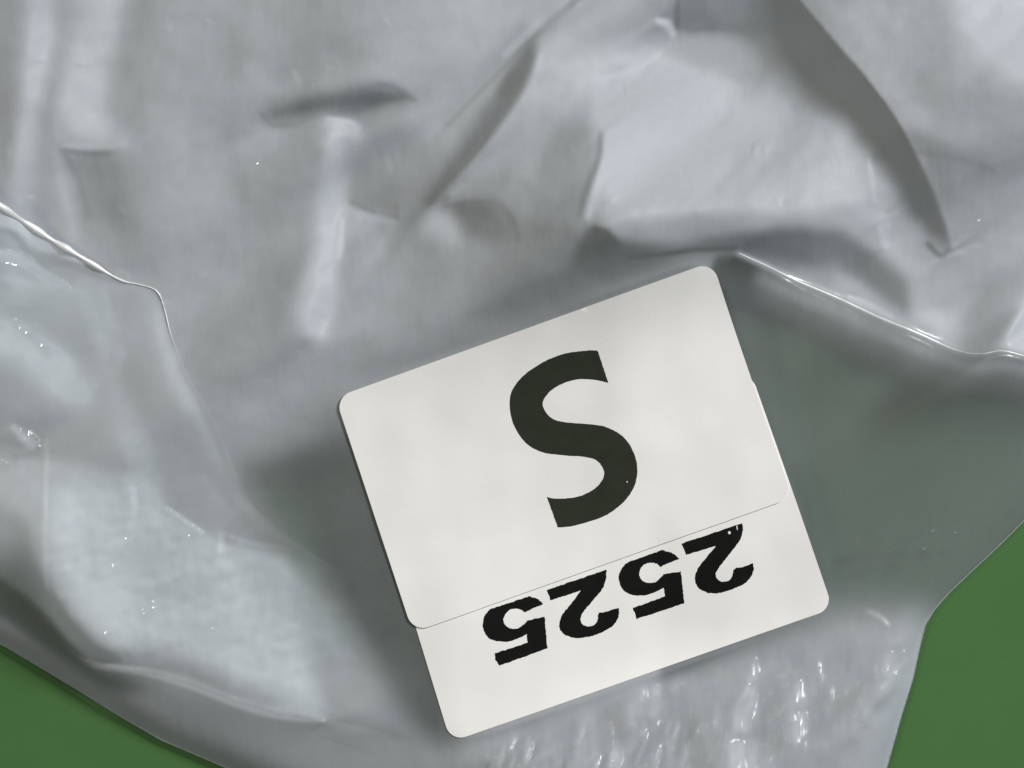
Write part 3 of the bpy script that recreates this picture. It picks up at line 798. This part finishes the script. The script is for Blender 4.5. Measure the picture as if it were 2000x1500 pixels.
M_EDGE = film_material('film_edge_highlight', (.84, .85, .85), .5, .4, .3, 4.0)  # white base colour stands in for the reflection along the fold
rb = random.Random(3)
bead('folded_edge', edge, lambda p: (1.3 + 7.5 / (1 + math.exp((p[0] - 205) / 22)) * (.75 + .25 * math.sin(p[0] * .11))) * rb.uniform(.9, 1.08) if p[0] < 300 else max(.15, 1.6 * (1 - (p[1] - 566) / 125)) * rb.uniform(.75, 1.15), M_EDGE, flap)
bead('ridge_glint_bead', [q for q in smooth_line(ridge[:10], 12)], lambda p: 1.2 + 2.0 * math.exp(-((p[0] - 1720) / 170) ** 2) * rb.uniform(.8, 1.1), M_EDGE, bag, film_h)  # pale bead added on the ridge to draw its bright highlight
rim_line = []
for a_, b_ in zip(outline[1:-3], outline[2:-2]):
    n_ = max(1, int(math.hypot(b_[0] - a_[0], b_[1] - a_[1]) / 10))
    rim_line += [(a_[0] + (b_[0] - a_[0]) * k / n_, a_[1] + (b_[1] - a_[1]) * k / n_) for k in range(n_)]
bead('cut_edge', rim_line, lambda p: 1.0, M_FILM, bag, film_h)
adopt(bag)

# ------------------------------------------------------------------ the two labels
def smooth_outline(pts, corners, n=6):
    """closed outline through the points; corners stay sharp"""
    k = len(pts); out = []
    for i in range(k):
        p0, p1, p2, p3 = (np.array(pts[(i + d) % k], float) for d in (-1, 0, 1, 2))
        c1, c2 = i in corners, (i + 1) % k in corners
        if c1 and c2:
            out.append(tuple(p1)); continue
        if c1: p0 = 2 * p1 - p2
        if c2: p3 = 2 * p2 - p1
        for j in range(n):
            t = j / n
            out.append(tuple(.5 * (2 * p1 + (p2 - p0) * t + (2 * p0 - 5 * p1 + 4 * p2 - p3) * t * t + (3 * p1 - p0 - 3 * p2 + p3) * t ** 3)))
    return out

def ragged(poly, amp, seed):
    r = random.Random(seed)
    return [(x + r.uniform(-amp, amp), y + r.uniform(-amp, amp)) for x, y in densify(poly, 4)]

low = empty('price_label', 1250, 1320, float(bilinear(film_h, 1250, 1320)))
tag(low, 'lower white paper label with upside-down black digits 2525, partly under the S label', 'label')
plate('paper', densify(rounded(low_poly, 30), 14), .06 * MM, M_PAPER2, low, 14, .06 * MM)
top = empty('size_label', 1100, 870, float(bilinear(film_h, 1100, 870)))
tag(top, 'upper white paper label printed with a large dark letter S', 'label')
top_edge = densify(rounded(top_poly, 32), 14)
plate('paper', top_edge, .20 * MM, M_PAPER, top, 14, .13 * MM)

def zo(pts, ou, ov, k):
    return [(ou + x * k, ov + y * k) for x, y in pts]
S_pts = [(775, 95), (855, 330), (760, 308), (650, 302), (560, 320), (470, 360), (410, 410), (377, 465), (380, 510), (410, 560), (460, 598), (540, 617), (700, 630), (800, 642), (880, 670), (950, 712), (1010, 780), (1048, 860), (1068, 950), (1060, 1040), (1030, 1120), (970, 1200), (880, 1275), (780, 1325), (650, 1365), (560, 1385), (485, 1388),
         (405, 1165), (460, 1178), (560, 1175), (650, 1158), (740, 1115), (800, 1058), (825, 1005), (818, 960), (790, 915), (745, 885), (660, 868), (560, 862), (420, 848), (340, 825), (270, 785), (210, 720), (160, 630), (138, 545), (133, 470), (145, 400), (185, 330), (250, 262), (330, 207), (430, 152), (540, 115), (650, 98), (730, 92)]
S_out = smooth_outline(zo(S_pts, 960, 660, .26667), {0, 1, 26, 27})
plate('printed_letter', ragged(S_out, .35, 1), .21 * MM, M_INK, top, 12,
      holes=[[(1225 + 1.6 * math.cos(a * math.pi / 3), 941 + 1.6 * math.sin(a * math.pi / 3)) for a in range(6)]])
d5a = ([(180, 335), (690, 168), (800, 205), (880, 270), (760, 318), (630, 380), (590, 347), (510, 328), (430, 347), (374, 410), (355, 480), (372, 532), (420, 575), (490, 592), (560, 577), (620, 535), (670, 482), (890, 435), (930, 850), (300, 1075), (252, 990), (245, 912), (672, 775), (660, 660), (560, 713), (430, 756), (300, 755), (190, 730), (122, 662), (90, 575), (88, 500), (108, 430), (138, 382)],
       {0, 1, 3, 5, 16, 17, 18, 19, 21, 22, 23}, 930, 1140)
d2a = ([(920, 85), (1700, -180), (1690, -40), (1640, 80), (1540, 205), (1430, 330), (1382, 400), (1362, 480), (1390, 538), (1460, 560), (1530, 545), (1578, 492), (1588, 430), (1600, 385), (1690, 370), (1862, 315), (1862, 400), (1830, 500), (1750, 580), (1640, 640), (1500, 690), (1350, 712), (1240, 705), (1140, 660), (1090, 592), (1085, 520), (1120, 410), (1200, 310), (1290, 200), (1365, 92), (970, 222)],
       {0, 1, 13, 15, 29, 30}, 930, 1140)
d5b = ([(250, 588), (690, 432), (830, 475), (915, 545), (770, 605), (670, 650), (620, 612), (540, 597), (470, 615), (412, 670), (393, 740), (410, 802), (452, 842), (520, 862), (600, 853), (660, 802), (710, 748), (935, 712), (983, 1130), (362, 1335), (310, 1190), (733, 1035), (712, 925), (600, 983), (470, 1024), (330, 1022), (230, 990), (160, 920), (130, 832), (130, 750), (160, 680), (208, 618)],
       {0, 1, 3, 5, 16, 17, 18, 19, 20, 21, 22}, 1190, 1010)
d2b = ([(945, 345), (1735, 78), (1740, 180), (1705, 300), (1620, 420), (1510, 560), (1430, 662), (1393, 740), (1402, 800), (1450, 836), (1520, 845), (1580, 812), (1614, 750), (1616, 698), (1665, 662), (1740, 654), (1875, 605), (1885, 690), (1842, 800), (1750, 880), (1620, 940), (1480, 985), (1380, 998), (1270, 985), (1172, 930), (1125, 850), (1125, 760), (1165, 660), (1250, 550), (1340, 440), (1390, 375), (1000, 495)],
       {0, 1, 13, 16, 30, 31}, 1190, 1010)
for n, (pts, corners, ou, ov) in enumerate((d5a, d2a, d5b, d2b)):
    o_ = smooth_outline(zo(pts, ou, ov, .15), corners)
    hl = []
    if n == 3:
        hl = [[(1425 + 3.0 * math.cos(a * math.pi / 4), 1040.5 + 3.2 * math.sin(a * math.pi / 4)) for a in range(8)],
              [(1438, 1027), (1440.5, 1026.5), (1441.5, 1034), (1440, 1036)]]
    plate('printed_digit', ragged(o_, .7, 10 + n), .07 * MM, M_INK2, low, 10, holes=hl)
adopt(low)
adopt(top)
